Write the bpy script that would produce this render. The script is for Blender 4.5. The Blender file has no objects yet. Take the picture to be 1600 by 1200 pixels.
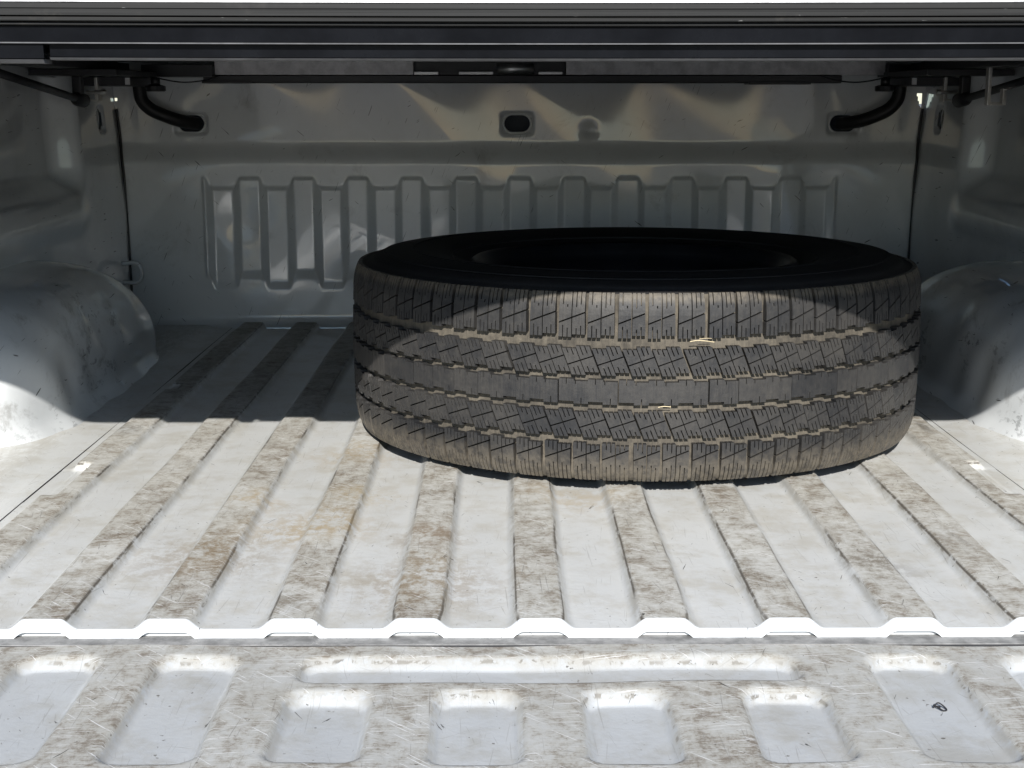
import bpy, bmesh, math, random
import numpy as np
from mathutils import Vector
R = math.radians
random.seed(7)
rng = np.random.RandomState(5)
scn = bpy.context.scene
col = scn.collection

# ------------------------------------------------------------------ camera, sky, sun, exposure
cam = bpy.data.cameras.new('camera'); cam.sensor_width = 36; cam.lens = 36*2300/1600
cam.clip_start = .02; cam.clip_end = 4000
co = bpy.data.objects.new('camera', cam); col.objects.link(co)
co.location = (-.031, -1.2, .446)
co.rotation_euler = (R(90-10.9), 0, math.atan(-12/2300))
scn.camera = co
SUN_EL, SUN_AZ = 30.85, 1.5          # elevation; azimuth measured from straight behind the camera
w = bpy.data.worlds.new('World'); scn.world = w; w.use_nodes = True
wn = w.node_tree; bg = wn.nodes['Background']
sky = wn.nodes.new('ShaderNodeTexSky'); sky.sky_type = 'NISHITA'; sky.sun_disc = False
sky.ozone_density = 4; sky.dust_density = .3; sky.sun_elevation = R(SUN_EL); sky.sun_rotation = R(180+SUN_AZ)
wn.links.new(sky.outputs[0], bg.inputs[0]); bg.inputs[1].default_value = .10
sl = bpy.data.lights.new('sun', 'SUN'); sl.energy = 5.0; sl.angle = R(.53); sl.color = (1, .967, .92)
so = bpy.data.objects.new('sun', sl); col.objects.link(so)
d = Vector((math.sin(R(SUN_AZ))*math.cos(R(SUN_EL)), math.cos(R(SUN_AZ))*math.cos(R(SUN_EL)), -math.sin(R(SUN_EL))))
so.rotation_euler = d.to_track_quat('-Z', 'Y').to_euler(); so.location = (0, -5, 4)
vs = scn.view_settings
vs.view_transform = 'Standard'; vs.look = 'None'; vs.gamma = 1; vs.exposure = 0.60

# ------------------------------------------------------------------ node helpers
class NT:
    def __init__(s, name):
        s.m = bpy.data.materials.new(name); s.m.use_nodes = True
        s.t = s.m.node_tree; s.b = s.t.nodes['Principled BSDF']
    def n(s, ty): return s.t.nodes.new('ShaderNode'+ty)
    def put(s, v, sock):
        if isinstance(v, bpy.types.NodeSocket): s.t.links.new(v, sock)
        elif isinstance(v, (tuple, list)) and len(v) == 3 and sock.type == 'RGBA': sock.default_value = (*v, 1)
        else: sock.default_value = v
    def math(s, op, a, b=0., c=None):
        n = s.n('Math'); n.operation = op; s.put(a, n.inputs[0]); s.put(b, n.inputs[1])
        if c is not None: s.put(c, n.inputs[2])
        return n.outputs[0]
    def mul(s, a, b): return s.math('MULTIPLY', a, b)
    def add(s, a, b): return s.math('ADD', a, b)
    def mx(s, a, b): return s.math('MAXIMUM', a, b)
    def ss(s, v, lo, hi, a=0., b=1.):
        n = s.n('MapRange'); n.interpolation_type = 'SMOOTHSTEP'
        s.put(v, n.inputs[0]); n.inputs[1].default_value = lo; n.inputs[2].default_value = hi
        n.inputs[3].default_value = a; n.inputs[4].default_value = b
        return n.outputs[0]
    def mix(s, f, a, b):
        n = s.n('Mix'); n.data_type = 'RGBA'; s.put(f, n.inputs[0]); s.put(a, n.inputs[6]); s.put(b, n.inputs[7])
        return n.outputs[2]
    def obj(s): return s.n('TexCoord').outputs['Object']
    def pos(s): return s.n('NewGeometry').outputs['Position']
    def xyz(s, v):
        n = s.n('SeparateXYZ'); s.put(v, n.inputs[0]); return n.outputs
    def map(s, v, scale=(1,1,1), rot=(0,0,0), loc=(0,0,0)):
        n = s.n('Mapping'); n.vector_type = 'POINT'; s.put(v, n.inputs[0])
        n.inputs[1].default_value = loc; n.inputs[2].default_value = rot; n.inputs[3].default_value = scale
        return n.outputs[0]
    def noise(s, v, sc, det=4, rough=.55, dist=0.):
        n = s.n('TexNoise'); s.put(v, n.inputs['Vector']); n.inputs['Scale'].default_value = sc
        n.inputs['Detail'].default_value = det; n.inputs['Roughness'].default_value = rough; n.inputs['Distortion'].default_value = dist
        return n.outputs[0]
    def streak(s, v, ang, sc, stretch, lo, hi, loc=(0,0,0), axis=2, dist=0.):
        """thin marks: noise stretched along one direction and thresholded"""
        r = [0,0,0]; r[axis] = ang
        a = s.map(v, (1,1,1), tuple(r), loc)
        b = s.map(a, (sc/stretch, sc, sc/stretch) if axis == 2 else (sc/stretch, sc/stretch, sc))
        return s.ss(s.noise(b, 1, 2, .5, dist), lo, hi)
    def blob(s, v, c, r):
        n = s.n('VectorMath'); n.operation = 'DISTANCE'; s.put(v, n.inputs[0]); n.inputs[1].default_value = c
        return s.ss(n.outputs['Value'], 0, r, 1, 0)
    def bump(s, h, dist, strength=1., prev=None):
        n = s.n('Bump'); n.inputs['Strength'].default_value = strength; n.inputs['Distance'].default_value = dist
        s.put(h, n.inputs['Height'])
        if prev is not None: s.t.links.new(prev, n.inputs['Normal'])
        return n.outputs[0]
    def out(s, base=None, rough=None, spec=None, metal=None, normal=None, coat=None, coat_r=None):
        I = s.b.inputs
        for v, k in ((base,'Base Color'),(rough,'Roughness'),(spec,'Specular IOR Level'),(metal,'Metallic'),(normal,'Normal'),(coat,'Coat Weight'),(coat_r,'Coat Roughness')):
            if v is not None: s.put(v, I[k])
        return s.m

WHITE = (.655, .675, .68)

def scuffed_paint(name, lo, hi, stains=(), brown=1., seed=0, white=WHITE, runs=.9, chips=0., filmk=.85, chipsc=(150, 26, 1)):
    """white truck paint whose proud lands (object z above lo..hi) are scuffed through by loads"""
    k = NT(name); P = k.obj(); X = k.xyz(P)
    V = k.map(P, loc=(seed*3.1, seed*1.7, 0))
    blot = k.noise(V, 6, 4, .62, .4)                              # where loads rubbed most
    blot2 = k.noise(k.map(V, (1, .75, 1), loc=(4.3, 9.1, 2)), 58, 5, .78, .1)
    fine = k.noise(k.map(V, (70, 620, 1)), 1, 4, .7)             # transverse fine scratches from sliding loads
    grit = k.noise(V, 420, 3, .7)
    z = k.add(X[2], k.mul(k.add(blot2, -.5), .0026))              # ragged border of the worn lands
    crest = k.ss(z, lo+.0006, hi)
    film = k.mul(crest, k.ss(k.add(k.mul(blot2, .6), k.mul(blot, .4)), .36, .56, .62, 1.))
    amt = k.add(k.add(k.mul(blot, .28), k.mul(blot2, .46)), k.add(k.mul(fine, .40), k.mul(grit, .16)))
    dirt = k.mul(k.ss(amt, .60, .76), crest)
    base = k.mix(k.ss(blot, .3, .7), white, tuple(v*.93 for v in white))
    dust = k.mul(k.ss(k.add(k.mul(k.noise(V, 13, 3, .7), .65), k.mul(blot2, .35)), .44, .64), .8)
    base = k.mix(dust, base, (white[0]*.80, white[1]*.765, white[2]*.70))
    base = k.mix(k.mul(film, filmk), base, (.385, .37, .325))
    dcol = k.mix(k.ss(blot2, .44, .60), (.265, .245, .208), (.175, .152-.012*brown, .124-.022*brown))
    base = k.mix(k.mul(dirt, .86), base, dcol)
    deep = k.mul(k.mul(k.ss(blot, .50, .60), k.ss(k.add(k.mul(fine, .5), k.mul(blot2, .5)), .53, .60)), crest)
    base = k.mix(k.mul(deep, .55*brown), base, (.105, .074, .048))
    # chipped, blackened shoulders of each land
    edge = k.ss(k.math('ABSOLUTE', k.add(z, -(lo-.0004))), .0004, .0018, 1, 0)
    chip = k.noise(k.map(V, chipsc), 1, 4, .7, .3)
    chipm = k.mul(k.mul(edge, k.ss(chip, .53-chips, .585-chips)), k.ss(k.noise(k.map(V, (9, 4, 1)), 1, 2), .43-chips, .54-chips))
    base = k.mix(k.mul(chipm, .92), base, (.065, .057, .047))
    foot = k.mul(k.ss(X[2], lo-.0055, lo-.0008), k.ss(X[2], hi-.0010, hi, 1, 0))
    base = k.mix(k.mul(k.mul(foot, k.ss(k.add(k.mul(blot2, .5), k.mul(chip, .5)), .38, .54)), .6), base, (.37, .35, .305))
    lip_ = k.ss(k.math('ABSOLUTE', k.add(X[2], -(hi-.0016))), .0003, .0015, 1, 0)
    run = k.ss(k.noise(k.map(V, (28, 4.5, 1), loc=(3, 1, 0)), 1, 3, .6), .46, .54)
    base = k.mix(k.mul(k.mul(lip_, run), k.ss(blot2, .38, .5, .3*runs, runs)), base, (.085, .072, .056))
    # thin scratches: grey, bright and black ones
    sc = None
    for a, s_, st, l, h, lc in ((.25, 620, 30, .69, .72, (1,2,0)), (1.35, 560, 24, .70, .73, (5,1,0)), (-.6, 640, 34, .70, .73, (2,7,0)), (1.53, 560, 60, .68, .72, (4,4,0)), (1.66, 600, 50, .69, .73, (7,9,0))):
        q = k.streak(V, a, s_, st, l, h, lc); sc = q if sc is None else k.mx(sc, q)
    base = k.mix(k.mul(sc, k.ss(crest, 0, 1, .40, .8)), base, (.22, .21, .19))
    lt = k.mx(k.streak(V, .8, 600, 30, .66, .69, (3,3,0)), k.streak(V, -.12, 660, 36, .65, .68, (6,6,0)))
    base = k.mix(k.mul(k.mul(lt, crest), .8), base, (.66, .66, .65))
    bk = k.mx(k.streak(V, 1.0, 260, 8, .75, .765, (9,4,0), dist=.8), k.streak(V, -1.2, 300, 11, .75, .765, (2,5,0), dist=.8))
    base = k.mix(k.mul(bk, .9), base, (.035, .033, .03))
    spk = k.ss(k.noise(V, 190, 2, .5), .72, .745)
    base = k.mix(k.mul(spk, .8), base, (.10, .088, .07))
    for c, r, cl, am in stains:
        m = k.mul(k.blob(P, c, r), k.ss(blot2, .40, .58))
        base = k.mix(k.mul(m, am), base, cl)
    rough = k.add(k.ss(crest, 0, 1, .30, .55), k.mul(grit, .12))
    nb = k.bump(k.noise(V, 150, 3, .7), .0010, .3)
    return k.out(base, rough, .45, normal=nb, coat=k.ss(crest, 0, 1, .35, .05), coat_r=.18)

def wall_paint(name, seed=0, scuffs=1., marks=()):
    """glossy white paint with orange peel, knocks and rubber marks"""
    k = NT(name); P = k.obj(); V = k.map(P, loc=(seed*2.3, seed, seed*.7))
    b1 = k.noise(V, 5, 6, .65, .3); g = k.noise(V, 180, 3, .65)
    base = k.mix(k.ss(b1, .35, .7), WHITE, tuple(v*.88 for v in WHITE))
    base = k.mix(k.mul(k.ss(k.noise(V, 11, 7, .72, .5), .56, .74), .5*scuffs), base, (.27, .265, .25))
    s1 = k.streak(V, .5, 210, 9, .745, .765, (1,4,2), axis=1, dist=.5)
    s2 = k.streak(V, -.7, 240, 10, .745, .765, (6,2,5), axis=1, dist=.5)
    s3 = k.streak(V, 1.2, 420, 24, .71, .735, (3,8,1), axis=1)
    base = k.mix(k.mul(k.mx(k.mx(s1, s2), s3), .85), base, (.05, .048, .045))
    base = k.mix(k.mul(k.ss(k.noise(V, 260, 2), .765, .785), .9), base, (.03, .03, .03))
    if marks: mk = k.ss(k.noise(k.map(P, (1, .6, 1)), 62, 4, .75, .15), .525, .60)
    for c, r, sc, am in marks:
        m = k.mul(k.blob(P, c, r), mk)
        base = k.mix(k.mul(m, am), base, (.03, .03, .032))
    nb = k.bump(k.noise(V, 7, 2), .010, .13)
    return k.out(base, k.add(.30, k.mul(b1, .18)), .5, normal=nb, coat=1., coat_r=k.ss(b1, .35, .65, .02, .08))

def plain(name, c, rough=.5, metal=0., spec=.5, var=.25, sc=40, bump=.0004, coat=0.):
    k = NT(name); P = k.pos(); n = k.noise(P, sc, 5, .65)
    base = k.mix(k.ss(n, .3, .7), tuple(v*(1-var) for v in c), tuple(min(1, v*(1+var)) for v in c))
    return k.out(base, k.add(rough-.1, k.mul(n, .2)), spec, metal, k.bump(k.noise(P, sc*6, 3), bump, .4), coat, .08)

def brushed(name, c, rough=.4, metal=.7):
    """weathered extrusion: lines run along x"""
    k = NT(name); P = k.pos()
    l = k.noise(k.map(P, (3, 500, 500)), 1, 5, .7); n = k.noise(P, 30, 5, .7)
    base = k.mix(k.ss(l, .3, .7), tuple(v*.55 for v in c), tuple(v*1.5 for v in c))
    base = k.mix(k.mul(k.ss(n, .55, .75), .5), base, (.05, .046, .04))
    chip = k.ss(k.noise(k.map(P, (60, 240, 240)), 1, 3), .70, .73)
    base = k.mix(chip, base, (.12, .12, .115))
    return k.out(base, k.add(rough, k.mul(l, .25)), .18, metal, k.bump(l, .0005, .5))

def rubber(name, c, dust, dust_amt, rough=.75, seed=0, shoulder=False):
    k = NT(name); P = k.pos(); V = k.map(P, loc=(seed, seed*2, seed))
    n = k.noise(V, 9, 6, .68, .3); f = k.noise(V, 120, 5, .7)
    ln = k.noise(k.map(V, (90, 90, 900)), 1, 3, .6)
    vt = k.noise(k.map(V, (420, 420, 30)), 1, 4, .7)
    oi = k.n('ObjectInfo').outputs['Random']
    a = k.add(k.add(k.mul(n, .5), k.mul(f, .3)), k.add(k.mul(vt, .25), k.mul(oi, .10)))
    base = k.mix(k.mul(k.ss(a, .42, .75), dust_amt), c, dust)
    base = k.mix(k.mul(k.ss(f, .62, .75), .25*dust_amt), base, tuple(min(1, v*1.7) for v in dust))
    base = k.mix(k.mul(k.ss(vt, .60, .72), .5), base, tuple(v*.45 for v in c))
    if shoulder:      # dust caked on both shoulders of the tread
        z = k.xyz(P)[2]; z = k.add(z, k.mul(k.add(n, -.5), .018))
        m = k.mx(k.ss(z, .2215, .2305), k.ss(z, .058, .026))
        base = k.mix(k.mul(m, k.ss(f, .35, .6, .25, .75)), base, (.12, .103, .078))
    nb = k.bump(k.add(f, k.mul(vt, .8)), .0009, .5)
    return k.out(base, rough, .35, normal=nb)

M = {}
M['floor'] = scuffed_paint('bed_floor_paint', .0066, .0090, brown=.9, white=(.615, .622, .608),
    stains=(((-.235, .30, 0), .10, (.42, .32, .18), .75), ((-.31, .40, 0), .06, (.44, .35, .22), .6), ((-.19, .42, 0), .07, (.50, .42, .28), .5),
            ((-.22, .62, 0), .10, (.46, .36, .22), .45), ((.33, .16, .01), .06, (.12, .10, .075), .5), ((.05, .42, .01), .09, (.50, .42, .30), .55),
            ((-.11, .12, .01), .12, (.26, .19, .11), .55), ((-.33, .20, .01), .12, (.25, .18, .10), .5), ((-.11, .26, .01), .06, (.20, .13, .07), .6)))
M['gate'] = scuffed_paint('tailgate_paint', -.0036, -.0012, brown=.45, seed=3, white=(.46, .475, .48), runs=.0, chips=.02, filmk=.80, chipsc=(75, 60, 1))
M['wall'] = wall_paint('front_wall_paint', 1, .8)
M['side'] = wall_paint('bed_side_paint', 2, .5)
M['well'] = wall_paint('wheel_well_paint', 4, 1.6, marks=(((-.66, 1.12, .10), .05, 0, .9), ((-.65, 1.05, .03), .05, 0, .7), ((.66, 1.15, .06), .08, 0, .8), ((.63, .82, .10), .06, 0, .8), (( -.655, 1.02, .13), .07, 55, .95), ((-.645, .96, .06), .10, 75, .55), ((-.68, 1.30, .16), .08, 60, .8),
            ((.655, .92, .09), .06, 60, .9), ((.64, .72, .02), .07, 70, .5), ((-.64, .66, .012), .08, 65, .4), ((-.64, .80, .012), .07, 65, .5)))
M['sill'] = wall_paint('sill_paint', 6, 1.2)
M['black_plastic'] = plain('black_plastic', (.016, .016, .018), .45, var=.3)
M['hose'] = plain('black_rubber_hose', (.012, .012, .013), .5, spec=.4)
M['gloss_black'] = plain('glossy_black_panel', (.005, .0055, .007), .25, spec=.15, sc=18, bump=.0002, coat=0.)
M['dark_alu'] = brushed('weathered_dark_aluminium', (.017, .017, .0165), .5, .0)
M['alu'] = plain('bare_aluminium', (.55, .55, .54), .38, .9, var=.15)
M['grey_panel'] = plain('grey_housing', (.62, .60, .61), .35, var=.2, coat=.5)
M['steel'] = plain('zinc_steel', (.5, .49, .46), .35, .9)
M['tread'] = rubber('tread_rubber', (.014, .0145, .016), (.084, .077, .067), .46, .55, shoulder=True)
M['groove'] = rubber('dusty_groove_rubber', (.045, .040, .033), (.165, .143, .109), .88, .9, 3)
M['side_rubber'] = rubber('sidewall_rubber', (.010, .010, .011), (.028, .025, .022), .35, .6, 5)
M['rim'] = plain('black_steel_rim', (.010, .011, .014), .35, .0, spec=.4, coat=.1)
M['straw'] = plain('dry_straw', (.62, .52, .33), .8)
M['thread'] = plain('black_thread', (.015, .015, .017), .7)
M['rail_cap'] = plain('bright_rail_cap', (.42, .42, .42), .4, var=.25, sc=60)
M['edge_grey'] = plain('grey_edge_trim', (.085, .085, .088), .45, spec=.3)
M['grey_sill'] = plain('grey_sill_paint', (.21, .207, .20), .5, var=.35, sc=70)  # mottled grey for the ledge, darker than the floor paint
M['seam_dirt'] = plain('seam_dirt', (.07, .06, .048), .9)
M['dark'] = plain('dark_cavity_metal', (.03, .03, .032), .7)

# ------------------------------------------------------------------ mesh helpers
def link(name, me, mat, parent=None, smooth=False):
    o = bpy.data.objects.new(name, me); col.objects.link(o); o.parent = parent
    if mat is not None and not me.materials: me.materials.append(M[mat] if isinstance(mat, str) else mat)
    if smooth: me.polygons.foreach_set('use_smooth', [True]*len(me.polygons))
    return o
def mesh(name, v, f):
    me = bpy.data.meshes.new(name); me.from_pydata([tuple(map(float, p)) for p in v], [], f); me.update(); return me
def grid(name, U, V, fn, mat, parent, flip=False, keep=None):
    """surface fn(u,v)->(x,y,z) over the arrays U,V"""
    uu, vv = np.meshgrid(U, V, indexing='ij'); x, y, z = fn(uu, vv)
    co_ = np.stack([np.broadcast_to(a, uu.shape) for a in (x, y, z)], -1).reshape(-1, 3)
    nu, nv = len(U), len(V)
    i = np.arange(nu*nv).reshape(nu, nv)
    q = np.stack([i[:-1,:-1], i[1:,:-1], i[1:,1:], i[:-1,1:]], -1)
    if flip: q = q[..., ::-1]
    if keep is not None:
        cm = co_.reshape(nu, nv, 3); c = (cm[:-1,:-1]+cm[1:,:-1]+cm[1:,1:]+cm[:-1,1:])/4
        q = q[keep(c)]
    q = q.reshape(-1, 4)
    me = bpy.data.meshes.new(name)
    me.vertices.add(len(co_)); me.vertices.foreach_set('co', co_.astype(np.float32).ravel())
    me.loops.add(q.size); me.loops.foreach_set('vertex_index', q.astype(np.int32).ravel())
    me.polygons.add(len(q)); me.polygons.foreach_set('loop_start', (np.arange(len(q))*4).astype(np.int32))
    me.update(calc_edges=True); me.validate()
    return link(name, me, mat, parent, True)
class MB:
    def __init__(s): s.v = []; s.f = []
    def box(s, x0, x1, y0, y1, z0, z1):
        n = len(s.v)
        s.v += [(x0,y0,z0),(x1,y0,z0),(x1,y1,z0),(x0,y1,z0),(x0,y0,z1),(x1,y0,z1),(x1,y1,z1),(x0,y1,z1)]
        s.f += [tuple(n+i for i in q) for q in ((0,3,2,1),(4,5,6,7),(0,1,5,4),(1,2,6,5),(2,3,7,6),(3,0,4,7))]
        return s
    def tube(s, pts, r, seg=14, cap=True):
        pts = [Vector(p) for p in pts]; rs = r if isinstance(r, (list, tuple)) else [r]*len(pts)
        n0 = len(s.v); up = None
        for i, p in enumerate(pts):
            t = (pts[min(i+1, len(pts)-1)]-pts[max(i-1, 0)]).normalized()
            if up is None: up = t.orthogonal().normalized()
            up = (up - t*up.dot(t)).normalized(); sd = t.cross(up)
            for j in range(seg):
                a = 2*math.pi*j/seg; s.v.append(tuple(p+(up*math.cos(a)+sd*math.sin(a))*rs[i]))
        for i in range(len(pts)-1):
            for j in range(seg):
                a = n0+i*seg+j; b = n0+i*seg+(j+1) % seg; s.f.append((a, b, b+seg, a+seg))
        if cap:
            s.f.append(tuple(n0+j for j in range(seg))[::-1]); e = n0+(len(pts)-1)*seg
            s.f.append(tuple(e+j for j in range(seg)))
        return s
    def sweep_x(s, prof, xs, sag=0.):
        """closed (y,z) profile swept along x; sag lowers the middle"""
        n0 = len(s.v); m = len(prof)
        for x in xs:
            dz = -sag*(1-(x/.75)**2)
            s.v += [(x, y, z+dz) for y, z in prof]
        for i in range(len(xs)-1):
            for j in range(m):
                a = n0+i*m+j; b = n0+i*m+(j+1) % m; s.f.append((a, b, b+m, a+m))
        s.f.append(tuple(n0+j for j in range(m))[::-1]); e = n0+(len(xs)-1)*m; s.f.append(tuple(e+j for j in range(m)))
        return s
    def build(s, name, mat, parent=None, smooth=False, bevel=0.):
        me = mesh(name, s.v, s.f)
        bm = bmesh.new(); bm.from_mesh(me); bmesh.ops.recalc_face_normals(bm, faces=bm.faces); 
        if bevel: bmesh.ops.bevel(bm, geom=[e for e in bm.edges if len(e.link_faces) == 2 and e.calc_face_angle() > .5], offset=bevel, segments=2, affect='EDGES', profile=.6)
        bm.to_mesh(me); bm.free()
        o = link(name, me, mat, parent, smooth); return o
def curve_pts(P, n=10):
    """Catmull-Rom through the points"""
    P = [Vector(p) for p in P]; Q = [2*P[0]-P[1]]+P+[2*P[-1]-P[-2]]; o = []
    for i in range(1, len(Q)-2):
        for j in range(n):
            t = j/n; a, b, c, d_ = Q[i-1:i+3]
            o.append(.5*((2*b)+(c-a)*t+(2*a-5*b+4*c-d_)*t*t+(3*b-a-3*c+d_)*t**3))
    o.append(P[-1]); return o
def thing(name, label, cat, loc=(0,0,0), group=None):
    o = bpy.data.objects.new(name, None); col.objects.link(o); o.location = loc; o.empty_display_size = .1
    o['label'] = label; o['category'] = cat
    if group: o['group'] = group
    return o
def sst(a, lo, hi):
    t = np.clip((a-lo)/(hi-lo), 0, 1); return t*t*(3-2*t)
def rrect(x, y, cx, cy, hx, hy, r):
    qx = np.abs(x-cx)-(hx-r); qy = np.abs(y-cy)-(hy-r)
    return np.hypot(np.maximum(qx, 0), np.maximum(qy, 0))+np.minimum(np.maximum(qx, qy), 0)-r

# ------------------------------------------------------------------ ground
def gmat():
    k = NT('asphalt'); P = k.pos(); n = k.noise(P, 3, 6, .6); g = k.noise(P, 90, 5, .7)
    b = k.mix(k.ss(k.add(k.mul(n, .4), k.mul(g, .6)), .3, .7), (.10, .10, .10), (.20, .195, .185))
    return k.out(b, .9, .3, normal=k.bump(g, .01, .6))
M['asphalt'] = gmat()
g = MB(); g.v = [(-600,-600,-.86),(600,-600,-.86),(600,600,-.86),(-600,600,-.86)]; g.f = [(0,1,2,3)]
go = g.build('ground', 'asphalt'); go['kind'] = 'structure'

# ------------------------------------------------------------------ pickup bed
bed = thing('pickup_truck', 'white pickup truck bed with scuffed ribbed floor and its tailgate folded down', 'pickup truck', (0, 0, 0))
L = 1.75; PITCH = .107; RIB = .0092; SEAM = .575

def ribs(x):
    k = np.round(x/PITCH); k = np.clip(k, -5, 5); dx = np.abs(x-k*PITCH)
    return RIB*(1-sst(dx, .0180, .0285))
def floor_z(x, y):
    e_ = 1-sst(y, .0045, .030)
    wv = .0016*np.sin(y*7.3+x*3)*0+.0010*np.sin(y*11+x*5)*sst(np.abs(x), 0, .6)
    z = ribs(x+.0008*np.sin(y*9+x*30))
    # dented lands
    z = z+.00030*np.sin(y*19+x*41)*sst(z, .004, .009)+.00025*np.sin(y*43+x*17)*sst(z, .004, .009)
    for sx in (-1, 1):
        z = z-.0085*(1-sst(rrect(x, y, sx*.556, .485, .021, .078, .008), -.010, .0))*(z > -1)
        z = z-.006*(1-sst(rrect(x, y, sx*.556, 1.06, .021, .03, .008), -.010, .0))
    z = z-.005*(1-sst(rrect(x, y, -.374, 1.60, .018, .02, .008), -.008, .0))
    # ribs fade out against the front wall
    kq = np.round(x/PITCH); dq = np.abs(x-kq*PITCH)
    return (np.maximum(z, -.0005)+wv*.6)*(1-e_)+RIB*(1-sst(dq, .0150, .0310))*e_
X = np.linspace(-SEAM+.0005, SEAM-.0005, 440)
Y = np.concatenate([np.arange(.0045, .3, .008), np.arange(.3, .7, .004), np.arange(.7, 1.0, .01), np.arange(1.0, 1.11, .004), np.arange(1.11, 1.75, .01), [1.752]])
bf = grid('bed_floor', X, Y, lambda x, y: (x, y, floor_z(x, y)), 'floor', bed)
# rolled rear lip of the floor sheet: quarter round then a short flange
T = np.linspace(0, 1, 9)
def lip(x, t):
    kq = np.round(x/PITCH); dq = np.abs(x-kq*PITCH); z0 = RIB*(1-sst(dq, .0150, .0310)); a = np.clip(t/.55, 0, 1)*math.pi/2; dn = np.clip((t-.55)/.45, 0, 1)
    return x, .0045-.0045*np.sin(a)-.0006*dn, z0-.0045*(1-np.cos(a))-.0062*dn
grid('floor_lip', np.arange(-.76, .761, .0026), T, lip, 'sill', bed, flip=True)
# the sill behind and below the lip (white face seen through the arches, dark gap above it)
s = MB(); s.box(-.80, .80, .006, .05, -.030, -.0052); s.build('sill_face', 'sill', bed)
for k_ in range(-7, 8):
    xs = k_*PITCH; a = MB(); h = .0078
    pr = [(-.030, -.0066), (-.0215, -.0066+h*.9), (-.018, -.0066+h), (.018, -.0066+h), (.0215, -.0066+h*.9), (.030, -.0066)]
    n = len(pr)
    a.v = [(xs+x, .0052, z) for x, z in pr]+[(xs+x, .02, z) for x, z in pr]
    a.f = [tuple(range(n))]+[(i, (i+1) % n, n+(i+1) % n, n+i) for i in range(n)]
    a.build('sill_tongue', 'sill', bed)
s = MB(); s.box(-.80, .80, -.0165, .0058, -.032, -.0068); s.build('sill_ledge', 'grey_sill', bed, bevel=.0005)
MB().box(-.80, .80, -.0176, -.0168, -.032, -.0073).build('sill_painted_shade', 'dark', bed)  # dark strip over the ledge's sunlit front face, shade put in as colour
s = MB(); s.box(-.80, .80, -.022, .004, -.09, -.033); s.build('sill_channel', 'dark', bed)
# outer floor strips beyond the seams
for sx in (-1, 1):
    xs = np.arange(SEAM+.0005, .81, .006); ys = np.arange(.0045, 1.752, .012)
    grid('floor_strip', xs*sx, ys, lambda x, y: (x, y, .0004+.0008*np.sin(y*6+x)+.004*sst(np.abs(x), .60, .64)), 'floor', bed, flip=sx < 0)
    s = MB(); s.box(*sorted((sx*(SEAM-.003), sx*(SEAM+.004))), .004, 1.75, -.02, -.0022); s.build('floor_seam', 'seam_dirt', bed)
s = MB(); s.box(-.9, .9, .06, 1.80, -.06, -.021); s.build('floor_underside', 'dark', bed)

# front wall --------------------------------------------------------------
def wall_y(x, z):
    p = .016*(1-sst(z, .322, .366))                                     # lower panel stands proud of the upper one
    dq = np.abs(x-np.round(x/PITCH)*PITCH)                              # corrugation in step with the floor ribs
    wv = 1-2*np.clip((dq-.0190)/.0150, 0, 1)
    zt = .2775+.0195*(wv+1)/2; zb = .074+.022*(wv+1)/2
    p = p+.0048*wv*np.clip((zt-z)/.0045, 0, 1)*np.clip((z-zb)/.016, 0, 1)*(1-sst(np.abs(x), .622, .630))
    for cx in (-.0055, -.649, .639):
        b = rrect(x, z, cx, .4015, .036, .0245, .012); p = p-.006*(1-sst(b, -.010, .0))
    p = p+.0022*np.sin(x*5+1)*np.sin(z*9)+.0009*np.sin(x*23+z*14)       # oil canning
    for cx, cz, r, dd in ((.135, .387, .012, -.005), (-.55, .22, .05, -.004), (-.30, .07, .06, -.004), (-.15, .05, .05, .004), (.52, .30, .05, .004)):
        p = p+dd*np.exp(-((x-cx)**2+(z-cz)**2)/(r*r))
    p = p+.022*(1-np.sqrt(np.clip(1-(np.clip(.022-z, 0, .022)/.022)**2, 0, 1)))   # foot radius
    e = np.maximum(np.abs(x)-.765, 0); p = p+.0*e
    return L-p
def wall_keep(c):
    x, z = c[..., 0], c[..., 2]; k = np.ones(x.shape, bool)
    for cx in (-.0055, -.649, .639): k &= ~(rrect(x, z, cx, .4015, .0272, .0178, .0177) < 0)
    k &= ~((np.abs(x) > .7885-.25*(z-.432)*(z > .432)) & (np.abs(x) < .7925) & (z > .432) & (z < .460) & (x > 0))
    k &= ~((np.abs(x) > .792-.12*(z-.440)) & (np.abs(x) < .7955) & (z > .444) & (z < .457) & (x < 0) & (z < .452) & (x < -.791))
    return k
grid('front_wall', np.arange(-.806, .807, .0025), np.concatenate([np.arange(0, .029, .003), np.arange(.030, .379, .0035), np.arange(.38, .4295, .0014), np.arange(.43, .56, .003)]),
     lambda x, z: (x, wall_y(x, z), z), 'wall', bed, keep=wall_keep)
for cx in (-.0055, -.649, .639):                 # dark cavity behind each hole
    s = MB(); s.box(cx-.034, cx+.034, 1.765, 1.80, .378, .425)
    s.f = [f for i, f in enumerate(s.f) if i != 2]; s.build('wall_hole_cavity', 'dark', bed)

def obround(hx, hz, n=10):
    r = min(hx, hz); o = []
    for q, (cx, cz) in enumerate(((hx-r, hz-r), (-(hx-r), hz-r), (-(hx-r), -(hz-r)), (hx-r, -(hz-r)))):
        for j in range(n):
            a_ = math.pi/2*(q+j/(n-1)); o.append((cx+r*math.cos(a_), cz+r*math.sin(a_)))
    return o
for cx in (-.0055, -.649, .639):
    pr = obround(.0272, .0180)
    MB().tube([(cx+a_, 1.7555, .4015+b_) for a_, b_ in pr]+[(cx+pr[0][0], 1.7555, .4015+pr[0][1])], .0021, 8, False).build('hole_rim', 'wall', bed, True)
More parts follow.
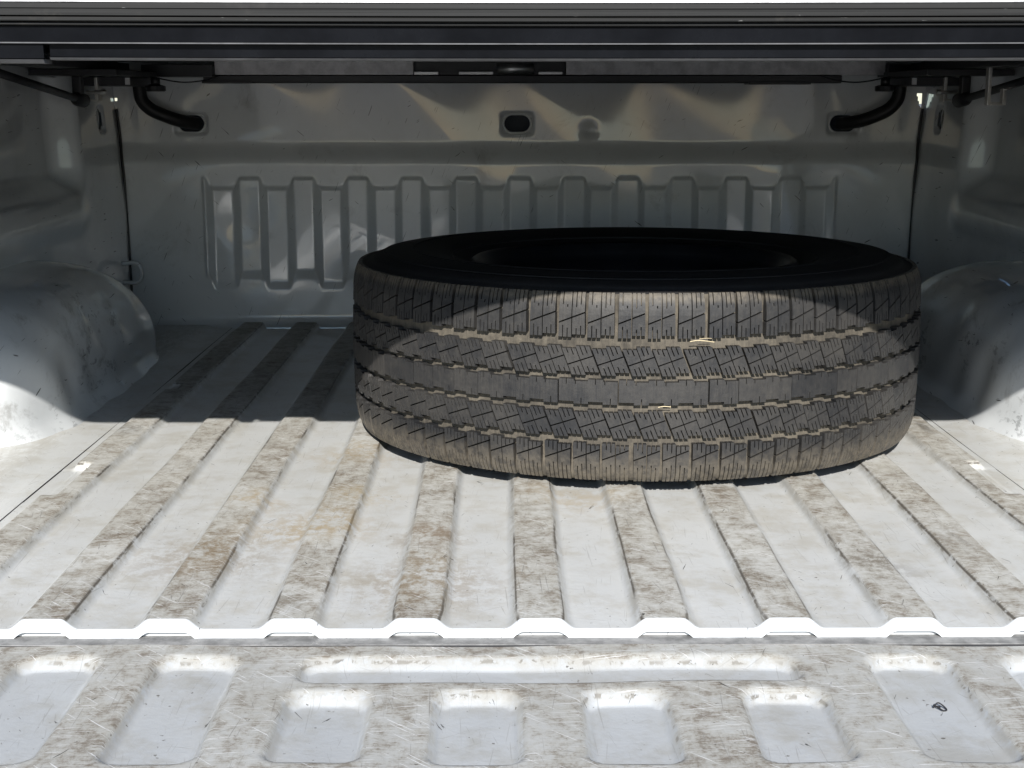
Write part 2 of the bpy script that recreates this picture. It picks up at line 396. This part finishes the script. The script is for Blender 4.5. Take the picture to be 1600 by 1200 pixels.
# bed sides ---------------------------------------------------------------
def side_x(y, z):
    x = .800-.018*(1-sst(z, .20, .50))
    x = x+.052*(1-sst(rrect(y, z, 1.235, .42, .245, .145, .05), -.045, .0))      # recess between the stake pillars
    x = x+.052*(1-sst(rrect(y, z, .66, .42, .245, .145, .05), -.045, .0))
    x = x-.012*(1-sst(np.abs(z-.245), .0, .04))*(1-sst(y, 1.40, 1.52))                                  # shelf under the recess
    x = x+.004*np.sin(y*6+z*4)
    b = rrect(y, z, 1.63, .411, .028, .030, .02); x = x+.006*(1-sst(b, -.010, .0))
    return x
def side_keep(c):
    return ~(rrect(c[..., 1], c[..., 2], 1.635, .411, .0155, .0185, .0135) < 0)
for sx in (-1, 1):
    grid('bed_side', np.arange(-.01, 1.752, .0055), np.concatenate([np.arange(0, .369, .006), np.arange(.37, .449, .002), np.arange(.45, .545, .006)]),
         lambda y, z: (sx*side_x(y, z), y, z), 'side', bed, flip=sx > 0, keep=side_keep)
    s = MB(); s.box(*sorted((sx*.875, sx*.97)), -.02, 1.80, -.45, .535); s.build('outer_panel', 'side', bed, bevel=.01)
    s = MB(); s.box(*sorted((sx*.786, sx*.872)), -.02, 1.745, .5155, .533); s.build('bed_rail', 'black_plastic', bed)
    s = MB(); s.box(*sorted((sx*.822, sx*.872)), 1.56, 1.72, .36, .46); s.build('pillar_cavity', 'dark', bed)
    MB().box(*sorted((sx*.8065, sx*.972)), 1.753, 1.757, -.05, .55).build('sky_block_plate', 'side', bed)  # unseen plate, added to keep sky light out of the pillar hole
    pr = obround(.0160, .0190)
    MB().tube([(sx*.8045, 1.635+a_, .411+b_) for a_, b_ in pr]+[(sx*.8045, 1.635+pr[0][0], .411+pr[0][1])], .0024, 8, False).build('pillar_hole_rim', 'side', bed, True)
    # wall-to-side joint: sealed black seam line
    pts = [(sx*.7760, 1.7305, .02), (sx*.7770, 1.7305, .15), (sx*.7805, 1.7305, .30), (sx*.7835, 1.7335, .33), (sx*.7875, 1.7455, .37), (sx*.7930, 1.7465, .43)]
    MB().tube(pts, .0026, 8).build('corner_seam', 'black_plastic', bed)

# wheel wells -------------------------------------------------------------
YC = 1.0
def well(sx):
    U = np.linspace(-1, 1, 141); V = np.linspace(0, 1, 71)
    def fn(u, v):
        uu = np.sign(u)*(1-(1-np.abs(u))**1.8)
        y = YC+np.where(uu < 0, .36, .47)*uu
        kx = np.where(uu < 0, np.clip(1-np.abs(uu)**4, 0, 1)**.25, np.clip(1-np.abs(uu)**6, 0, 1)**(1/6))
        kz = np.where(uu < 0, np.clip(1-np.abs(uu)**3.2, 0, 1)**(1/2.6), np.clip(1-np.abs(uu)**2.7, 0, 1)**(1/2.3))
        a = v*math.pi/2; n = 2/2.9
        wd = .170*kx; h = .198*kz
        x = wd*np.cos(a)**n; z = h*np.sin(a)**n
        x = x+.020*np.exp(-z/.014)*np.minimum(1, kx*1.3)*(1-sst(uu, .55, .95))                 # flared foot
        f = kx*np.cos(a)
        x = x+(.0022*np.sin(uu*9+v*5)+.0014*np.sin(uu*21+v*11))*f
        x = x-.006*np.exp(-((y-1.02)**2+(z-.10)**2)/.003)-.006*np.exp(-((y-.86)**2+(z-.06)**2)/.002)+.005*np.exp(-((y-1.22)**2+(z-.07)**2)/.004)
        return sx*(-.812+x)*-1, y, z+.001
    return grid('wheel_well', U, V, fn, 'well', bed, flip=sx < 0)
well(-1); well(1)

# tie-down loop beside the left well
pts = curve_pts([(-.775, 1.66, .134), (-.748, 1.66, .136), (-.738, 1.66, .124), (-.738, 1.66, .108), (-.748, 1.66, .098), (-.775, 1.66, .098)], 6)
MB().tube(pts, .0042, 8).build('tie_down_loop', 'side', bed, True)

# tailgate ----------------------------------------------------------------
tg = None
POCK = [(.005, -.0685, .206, .0305, .020, .020)]
POCK += [(cx, -.178, .0365, .068, .018, .020) for cx in (-.167, -.0515, .062, .1845)]
POCK += [(cx, -.1425, .0375, .104, .020, .022) for cx in (-.397, -.2825, .300, .4125, -.51, .525, -.62, .635)]
def gate_z(x, y):
    z = np.zeros_like(x)
    for cx, cy, hx, hy, r, sl_ in POCK:
        b = rrect(x, y, cx, cy, hx, hy, r)
        # the far wall of each pocket is a longer ramp than its sides
        ramp = np.where(y > cy, sl_, sl_*.62)
        far = sst(y, cy+hy-.026, cy+hy-.012)
        wdt = .0095+(.020-.0095)*far
        z = z-.0088*(1-sst(b, -wdt, .0))
    z = z+.0010*np.sin(x*13+y*7)+.0006*np.sin(x*31+y*23)
    return z
xs = np.arange(-.72, .721, .0034); ys = np.concatenate([np.arange(-.56, -.26, .01), np.arange(-.26, -.0205, .0025), [-.020]])
gobj = grid('tailgate', xs, ys, lambda x, y: (x, y, gate_z(x, y)), 'gate', bed)
gobj.location = (0, 0, -.0065)
s = MB(); s.box(-.72, .72, -.56, -.0205, -.05, -.014); so_ = s.build('tailgate_shell', 'side', gobj)

# ------------------------------------------------------------------ tonneau cover
tc = thing('tonneau_cover', 'closed black tonneau cover over the bed with weathered grey rear rail', 'tonneau cover', (0, 0, 0))
XS = np.linspace(-.83, .83, 60); SAG = .0030
MB().box(-.86, .86, .0755, 1.80, .537, .556).build('cover_panel', 'black_plastic', tc)
def rr(prof, name, mat, x=XS, sag=SAG, sm=False): return MB().sweep_x([(y+.038, .446+(z-.446)*1.032) for y, z in prof], list(x), sag).build(name, mat, tc, sm)
z_ = SAG
MB().box(-.86, .86, .0570, .0750, .4845, .5450).build('light_leak_box', 'black_plastic', tc)  # unseen box, added to stop sunlight leaking between rail and panel
# rear rail: rounded sunlit top edge, ribbed face
rr([(-.020,.5100+z_),(-.0215,.5105+z_),(-.0215,.5150+z_),(-.0205,.5152+z_),(-.0205,.5158+z_),(-.0215,.5160+z_),(-.0210,.5198+z_),(.03,.5200+z_),(.03,.5100+z_)], 'rear_rail', 'dark_alu')
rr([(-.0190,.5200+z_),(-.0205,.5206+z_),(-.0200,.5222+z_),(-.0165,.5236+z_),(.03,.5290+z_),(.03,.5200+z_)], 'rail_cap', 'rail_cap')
rr([(-.0185,.5060+z_),(-.0195,.5068+z_),(-.0195,.5092+z_),(.02,.5095+z_),(.02,.506+z_)], 'rail_trim', 'dark_alu')
rr([(-.0130,.5028+z_),(-.0155,.5036+z_),(-.0155,.5050+z_),(-.0130,.5058+z_),(.02,.5058+z_),(.02,.5028+z_)], 'rail_bead', 'dark_alu')
rr([(-.0085,.4905+z_),(-.0100,.4905+z_),(-.0115,.5022+z_),(.018,.5024+z_),(.018,.4905+z_)], 'upper_fascia', 'gloss_black')
rr([(-.0085,.4895+z_),(-.0112,.4892+z_),(-.0112,.4902+z_),(.018,.4903+z_),(.018,.4893+z_)], 'fascia_bead', 'edge_grey')
xr = np.linspace(-.4020, .83, 50)
rr([(.000,.4790+z_),(-.0035,.4792+z_),(-.0045,.4888+z_),(.018,.4890+z_),(.018,.4790+z_)], 'lower_fascia', 'gloss_black', xr)
rr([(.000,.4768+z_),(-.0035,.4770+z_),(-.0055,.4786+z_),(.018,.4788+z_),(.018,.4768+z_)], 'fascia_edge', 'edge_grey', xr)
xl = np.linspace(-.83, -.4060, 20)
rr([(-.004,.4775+z_),(-.0075,.4778+z_),(-.0085,.4886+z_),(.014,.4888+z_),(.014,.4775+z_)], 'lower_fascia', 'gloss_black', xl)
rr([(-.004,.4740+z_),(-.0060,.4742+z_),(-.0095,.4770+z_),(.014,.4773+z_),(.014,.4740+z_)], 'fascia_edge', 'edge_grey', xl)
# front housing against the wall
def fb(name, mat, x0, x1, y0, z0, z1, b=.0008): return MB().box(x0, x1, y0, 1.745, z0, z1).build(name, mat, tc, bevel=b)
fb('housing_panel', 'grey_panel', -.585, -.205, 1.682, .4945, .5200)
fb('housing_panel', 'grey_panel', .088, .700, 1.682, .4945, .5200)
fb('housing_recess', 'black_plastic', -.2045, .0875, 1.700, .4945, .5200)
fb('housing_panel', 'black_plastic', -.72, -.586, 1.660, .4905, .5130)
fb('housing_panel', 'black_plastic', .701, .83, 1.660, .4905, .5130)
for x0, x1 in ((-.204, -.157), (-.118, -.052), (.035, .081)):
    fb('latch_plate', 'alu', x0, x1, 1.686, .4948, .5005)
MB().tube([(-.045, 1.70, .506), (.026, 1.70, .506)], .0105, 16).build('latch_barrel', 'alu', tc, True)
MB().sweep_x([(1.700,.4790),(1.694,.4815),(1.694,.4925),(1.700,.4942),(1.745,.4942),(1.745,.4790)], list(np.linspace(-.61, .62, 20)), .0).build('front_seal', 'black_plastic', tc)
fb('seal_plate', 'black_plastic', -.612, -.517, 1.690, .4785, .4788+.004, .0006)
fb('seal_plate', 'black_plastic', .440, .560, 1.690, .4765, .4788+.003, .0006)
MB().sweep_x([(1.72,.545),(1.72,.5203),(1.745,.5203),(1.745,.545)], [-.80, .80], 0.).build('housing_back', 'black_plastic', tc)
# side rails, clamps, rods, knobs, cable on each side
for sx in (-1, 1):
    MB().box(*sorted((sx*.742, sx*.80)), .04, 1.66, .4990, .5150).build('side_rail', 'black_plastic', tc, bevel=.0015)
    MB().box(*sorted((sx*.690, sx*.84)), 1.36, 1.655, .4880, .4985).build('rail_plate', 'black_plastic', tc, bevel=.001)
    MB().box(*sorted((sx*.700, sx*.80)), 1.50, 1.652, .4720, .4875).build('rail_bracket', 'black_plastic', tc, bevel=.001)
    cl = MB(); X0 = sx*.7615
    cl.box(X0-.0028, X0+.0028, 1.490, 1.520, .4450, .4870)
    cl.box(X0-.022 if sx < 0 else X0+.0030, X0-.0030 if sx < 0 else X0+.022, 1.493, 1.517, .4450, .4485)
    co_ = cl.build('clamp', 'steel', tc, bevel=.0006)
    MB().tube([(X0-.016, 1.486, .4605), (X0+.020, 1.486, .4605)], .0032, 10).build('bolt', 'steel', co_)
    MB().tube([(X0-sx*.018, 1.486, .4605), (X0-sx*.010, 1.486, .4605)], .0052, 6).build('nut', 'steel', co_)
    rd = MB().tube([(sx*.772, .98, .4885), (sx*.7755, 1.43, .4480)], .0065, 12).build('prop_rod', 'black_plastic', tc, True)
    MB().tube([(sx*.7750, 1.40, .4510), (sx*.7755, 1.42, .4488), (sx*.7735, 1.45, .4460), (sx*.7725, 1.457, .4452)], [.0085, .0125, .0125, .007], 14).build('rod_end', 'black_plastic', rd, True)
    MB().box(*sorted((sx*.767, sx*.783)), 1.415, 1.435, .455, .4875).build('rod_stud', 'black_plastic', rd, bevel=.002)
    kb = MB().tube([(sx*.680, 1.60, .488), (sx*.680, 1.60, .474)], .0085, 12).build('knob', 'black_plastic', tc, True)
    MB().tube([(sx*.680, 1.60, .4745), (sx*.680, 1.60, .472), (sx*.680, 1.60, .464), (sx*.680, 1.60, .4625)], [.012, .0185, .0185, .016], 12).build('knob_head', 'black_plastic', kb)
    cp = curve_pts([(sx*.80, 1.56, .486), (sx*.75, 1.58, .489), (sx*.70, 1.60, .4905), (sx*.64, 1.63, .4800), (sx*.60, 1.66, .4840), (sx*.575, 1.68, .4930)], 8)
    MB().tube(cp, .0014, 6).build('cable', 'black_plastic', tc, True)
    cp = curve_pts([(sx*.86, 1.42, .4905), (sx*.81, 1.47, .4855), (sx*.77, 1.50, .4895), (sx*.725, 1.52, .4935)], 8)
    MB().tube(cp, .0012, 6).build('wire', 'alu', tc, True)
    MB().box(*sorted((sx*.702, sx*.710)), 1.495, 1.499, .474, .486).build('clip', 'alu', tc)
# square hook bracket on the right rail only
hk = MB(); hk.box(.744, .7495, 1.20, 1.215, .4385, .4980); hk.box(.7500, .768, 1.20, 1.215, .4385, .4435); hk.box(.7685, .774, 1.20, 1.215, .4385, .470)
hk.build('rail_hook', 'steel', tc, bevel=.0006)

# ------------------------------------------------------------------ drain hoses
for nm, P_, lab in (('l', [(-.7345, 1.700, .497), (-.7350, 1.702, .470), (-.732, 1.704, .447), (-.717, 1.706, .430), (-.695, 1.710, .4190), (-.668, 1.722, .4085), (-.644, 1.742, .4030), (-.640, 1.775, .4015)], 'thick black drain hose curving into the left hole of the front wall'),
                    ('r', [(.7345, 1.700, .497), (.7350, 1.702, .470), (.731, 1.704, .447), (.716, 1.706, .4295), (.695, 1.710, .4180), (.668, 1.722, .4075), (.640, 1.742, .4020), (.634, 1.775, .4010)], 'thick black drain hose curving into the right hole of the front wall')):
    o = MB().tube(curve_pts(P_, 7), .0128, 18).build('drain_hose', 'hose', None, True)
    o['label'] = lab; o['category'] = 'hose'; o['group'] = 'drain hoses of the cover'

# ------------------------------------------------------------------ spare wheel lying on its side
TX, TY, TZ = .145, .803, .0085
wh = thing('spare_wheel', 'worn dusty all-terrain tire on a black rim lying flat on the bed floor', 'tire', (TX, TY, TZ))
RM = .382; ZM = .1215; NB = 70
def r_top(z):       # tread crown radius over height
    t = abs(z-ZM); r = RM-.30*t*t
    if t > .078: r -= (7.2 if z > ZM else 4.5)*(t-.078)**2
    if t > .098: r -= 10*(t-.098)**2
    return r
DEP = .0088
def r_base(z): return r_top(z)-DEP*(1 if abs(z-ZM) < .085 else max(.35, 1-(abs(z-ZM)-.085)/.03))
# carcass: half profile from inner top bead round the tread to the bottom bead
prof = [(.205, .195), (.212, .214), (.222, .2215), (.240, .2300), (.262, .2375), (.285, .2415), (.305, .2425), (.325, .2410), (.340, .2375), (.350, .2335), (.3555, .2300), (.3560, .2275)]
zz = np.linspace(.2250, .0100, 42)
prof += [(r_base(z), z) for z in zz]
prof += [(.3540, .0085), (.350, .0072), (.340, .0055), (.325, .0020), (.305, .0005), (.285, .0015), (.262, .0055), (.240, .013), (.222, .0215), (.212, .029), (.205, .048)]
prof += [(.213, .060), (.25, .040), (.29, .030), (.33, .035), (.352, .06), (.358, .12), (.352, .18), (.33, .205), (.29, .21), (.25, .203), (.213, .185)]
def lathe(name, prof, seg, mat, parent, closed=True, matfn=None):
    n = len(prof); v = []; f = []
    for i in range(seg):
        a = 2*math.pi*i/seg; c, s_ = math.cos(a), math.sin(a)
        v += [(r*c, r*s_, z) for r, z in prof]
    for i in range(seg):
        for j in range(n if closed else n-1):
            p, q = i*n+j, i*n+(j+1) % n; p2, q2 = ((i+1) % seg)*n+j, ((i+1) % seg)*n+(j+1) % n
            f.append((p, p2, q2, q))
    me = mesh(name, v, f); o = link(name, me, mat, parent, True)
    if matfn:
        for p in me.polygons: p.material_index = matfn(p.index % (n if closed else n-1))
    bm = bmesh.new(); bm.from_mesh(me); bmesh.ops.recalc_face_normals(bm, faces=bm.faces); bm.to_mesh(me); bm.free()
    return o
tire = lathe('tire', prof, 160, 'groove', wh)
tire.data.materials.append(M['side_rubber'])
for p in tire.data.polygons:
    c = p.center; r = math.hypot(c.x, c.y)
    p.material_index = 0 if (.0095 < c.z < .2245 and r > .355) else 1
# moulded rings on the upper sidewall
for r0, zt in ((.338, .2388), (.300, .2432), (.246, .2335)):
    lathe('sidewall_ring', [(r0-.0022, zt-.003), (r0-.0016, zt+.0004), (r0+.0016, zt), (r0+.0022, zt-.004)], 128, 'side_rubber', tire)
# rim: flange, well, disc
lathe('rim', [(.218, .2180), (.222, .2250), (.216, .2290), (.208, .2250), (.203, .2130), (.196, .2030), (.180, .1950), (.172, .150), (.172, .120), (.165, .112), (.120, .105), (.085, .118), (.060, .118), (.056, .100), (.056, .085), (.115, .088), (.168, .095), (.180, .080), (.196, .045), (.208, .022), (.218, .020), (.206, .05), (.200, .19)], 120, 'rim', wh)

# tread pieces: polygons in (s, z), cut by grooves and sipes
def clip(poly, px, pz, nx, nz):
    o = []
    for i in range(len(poly)):
        a, b = poly[i], poly[(i+1) % len(poly)]
        da = (a[0]-px)*nx+(a[1]-pz)*nz; db = (b[0]-px)*nx+(b[1]-pz)*nz
        if da >= 0: o.append(a)
        if (da >= 0) != (db >= 0):
            t = da/(da-db); o.append((a[0]+(b[0]-a[0])*t, a[1]+(b[1]-a[1])*t))
    return o if len(o) > 2 else None
def cut(polys, p, q, gap, pred=None):
    dx, dz = q[0]-p[0], q[1]-p[1]; l = math.hypot(dx, dz); nx, nz = -dz/l, dx/l; o = []
    for P_ in polys:
        c = (sum(a for a, _ in P_)/len(P_), sum(b for _, b in P_)/len(P_))
        if pred and not pred(*c): o.append(P_); continue
        for sg in (1, -1):
            r = clip(P_, p[0]+nx*sg*gap/2, p[1]+nz*sg*gap/2, nx*sg, nz*sg)
            if r: o.append(r)
    return o
def block_mesh(name, polys, zcuts):
    v, f = [], []
    for zc in zcuts: polys = cut(polys, (-1, zc), (1, zc), 0)
    for P_ in polys:
        A = sum(P_[i][0]*P_[(i+1) % len(P_)][1]-P_[(i+1) % len(P_)][0]*P_[i][1] for i in range(len(P_)))
        if abs(A) < 4e-7: continue
        if A < 0: P_ = P_[::-1]
        n = len(P_); k = len(v)
        for lev in (0, 1):
            for s_, z in P_:
                r = r_top(z) if lev else r_base(z)-.002
                a = s_/RM; v.append((r*math.sin(a), -r*math.cos(a), z))
        f.append(tuple(k+n+i for i in range(n)))
        for i in range(n): f.append((k+i, k+(i+1) % n, k+n+(i+1) % n, k+n+i))
    return mesh(name, v, f)
PB = 2*math.pi*RM/NB
sp = .0017
def shoulder(top):
    """two lugs with a slash and short sipes; local z measured from the tread's own edge"""
    w_ = PB-.0038
    z0, z1 = (.1765, .2215) if top else (.0200, .0550)
    if top: A = [(-w_/2, z0), (-.0006, z0), (-.0006, .2265), (-w_/2+.0006, .2265)]; B = [(.0006, z0+.0030), (w_/2, z0+.0030), (w_/2-.0006, .2265), (.0006, .2265)]
    else: A = [(-w_/2+.0006, .0095), (-.0006, .0095), (-.0006, z1), (-w_/2, z1)]; B = [(.0006, .0095), (w_/2-.0006, .0095), (w_/2, z1-.0028), (.0006, z1-.0028)]
    ps = [A, B]
    zc = .197 if top else .040
    ps = cut(ps, (-w_/2, zc-.0045), (w_/2, zc+.0075), sp)
    # short sipes: two from each end of each lug
    for x0 in (-w_*.34, -w_*.17, w_*.17, w_*.34):
        j_ = .003 if abs(x0) > w_*.3 else 0.
        lo_, hi_ = (z0+.010+j_, .210+j_) if top else (.030-j_, z1-.0105+j_)
        ps = cut(ps, (-1, lo_), (1, lo_), 0, lambda a, b: (a > 0) == (x0 > 0)); ps = cut(ps, (-1, hi_), (1, hi_), 0, lambda a, b: (a > 0) == (x0 > 0))
        ps = cut(ps, (x0, 0), (x0+.00001, 1), .0012, lambda a, b: (a > 0) == (x0 > 0) and (b < lo_ or (b > hi_ and b < hi_+.009)))
        if top: pass
    zs = (.186, .194, .202, .208, .213, .217, .221, .224) if top else (.0155, .0185, .022, .026, .031, .037)
    return block_mesh('shoulder_block', ps, zs)
def middle(z0, z1):
    """slanted block cut by parallel sipes and one cross slash"""
    w_ = PB-.0019; sl_ = .0125; zm = (z0+z1)/2
    def q(x0, x1, za, zb): 
        k_ = lambda z: (zm-z)/(z1-z0)*sl_
        return [(x0+k_(za), za), (x1+k_(za), za), (x1+k_(zb), zb), (x0+k_(zb), zb)]
    h = w_/2
    ps = [q(-h, -.0004, z0-.0006, z1-.0022), q(.0006, h, z0+.0028, z1+.0006)]
    ps = cut(ps, (-h, zm-.0055), (h, zm+.0060), .0015)
    for x0 in (-h*.68, -h*.34, h*.34, h*.68):
        k_ = lambda z: (zm-z)/(z1-z0)*sl_
        side = lambda a, b, x0=x0: ((a-k_(b)) > 0) == (x0 > 0)
        for sg in (-1, 1):
            ze = zm+sg*(z1-z0)*(.26 if abs(x0) > h/2 else .20)
            ps = cut(ps, (-1, ze), (1, ze), 0, side)
            ps = cut(ps, (x0+k_(z0), z0), (x0+k_(z1), z1), .0012, lambda a, b: side(a, b) and (b-ze)*sg > 0)
    return block_mesh('middle_block', ps, ())
def centre(z0, z1):
    """one pitch of the almost solid centre rib: stepped lower edge, small nicks"""
    w_ = PB
    ps = [[(-w_/2, z0+.0026), (0, z0+.0026), (0, z1), (-w_/2, z1)], [(.00001, z0), (w_/2-.0005, z0), (w_/2-.0005, z1-.0022), (.00001, z1-.0022)]]
    for x0, up in ((-w_*.25, True), (w_*.25, False), (w_*.06, True)):
        ze = z1-.006 if up else z0+.007
        near = lambda a, b, x0=x0: abs(a-x0) < w_*.26 and ((a > 0) == (x0 > 0))
        ps = cut(ps, (-1, ze), (1, ze), 0, near)
        ps = cut(ps, (x0, 0), (x0+.00001, 1), .0010, lambda a, b: near(a, b) and ((b > ze) if up else (b < ze)))
    return block_mesh('centre_block', ps, ((z0+z1)/2,))
rows = [(shoulder(True), 'shoulder_block', 0.), (middle(.1345, .1658), 'middle_block', .35), (centre(.1005, .1288), 'centre_rib_block', .1),
        (middle(.0622, .0932), 'middle_block', .75), (shoulder(False), 'shoulder_block', .55)]
for me, nm, ph in rows:
    me.materials.append(M['tread'])
    for i in range(NB):
        o = bpy.data.objects.new(nm, me); col.objects.link(o); o.parent = tire
        o.rotation_euler.z = (i+ph)*2*math.pi/NB+random.uniform(-.0024, .0024)
        o.scale = (1, 1, 1)

# ------------------------------------------------------------------ small litter
def blade(pts, r, lab):
    n = len(pts)*6
    o = MB().tube(curve_pts(pts, 6), r, 5).build('dry_grass_blade', 'straw'); o['label'] = lab; o['category'] = 'grass blade'; o['group'] = 'bits of straw on the tire'
yf = TY-RM
blade([(.176, yf-.0015, .1735+TZ), (.184, yf-.0035, .1752+TZ), (.193, yf-.003, .1745+TZ), (.203, yf-.0005, .1728+TZ)], .0005, 'curled pale straw stuck in the upper tread groove of the tire')
blade([(.186, yf-.002, .1765+TZ), (.192, yf-.003, .1775+TZ), (.200, yf-.0015, .1772+TZ)], .0003, 'thin straw just above the curled one on the tire')
blade([(.142, yf-.0005, .0985+TZ), (.148, yf-.0025, .1000+TZ), (.156, yf-.0015, .0992+TZ)], .0004, 'short straw in the lower tread groove of the tire')
pts = curve_pts([(.296, -.132, -.0160), (.303, -.128, -.0105), (.309, -.131, -.0125), (.313, -.139, -.0160), (.307, -.143, -.0155), (.302, -.137, -.0140), (.297, -.131, -.0125), (.301, -.129, -.0150), (.306, -.133, -.0145)], 6)
pts = [Vector((.304, -.135, -.0142))+(p-Vector((.304, -.135, -.0160)))*.55 for p in pts]
o = MB().tube(pts, .0006, 6).build('thread_scrap', 'thread'); o['label'] = 'tiny curled scrap of black thread on the tailgate pocket floor'; o['category'] = 'thread'
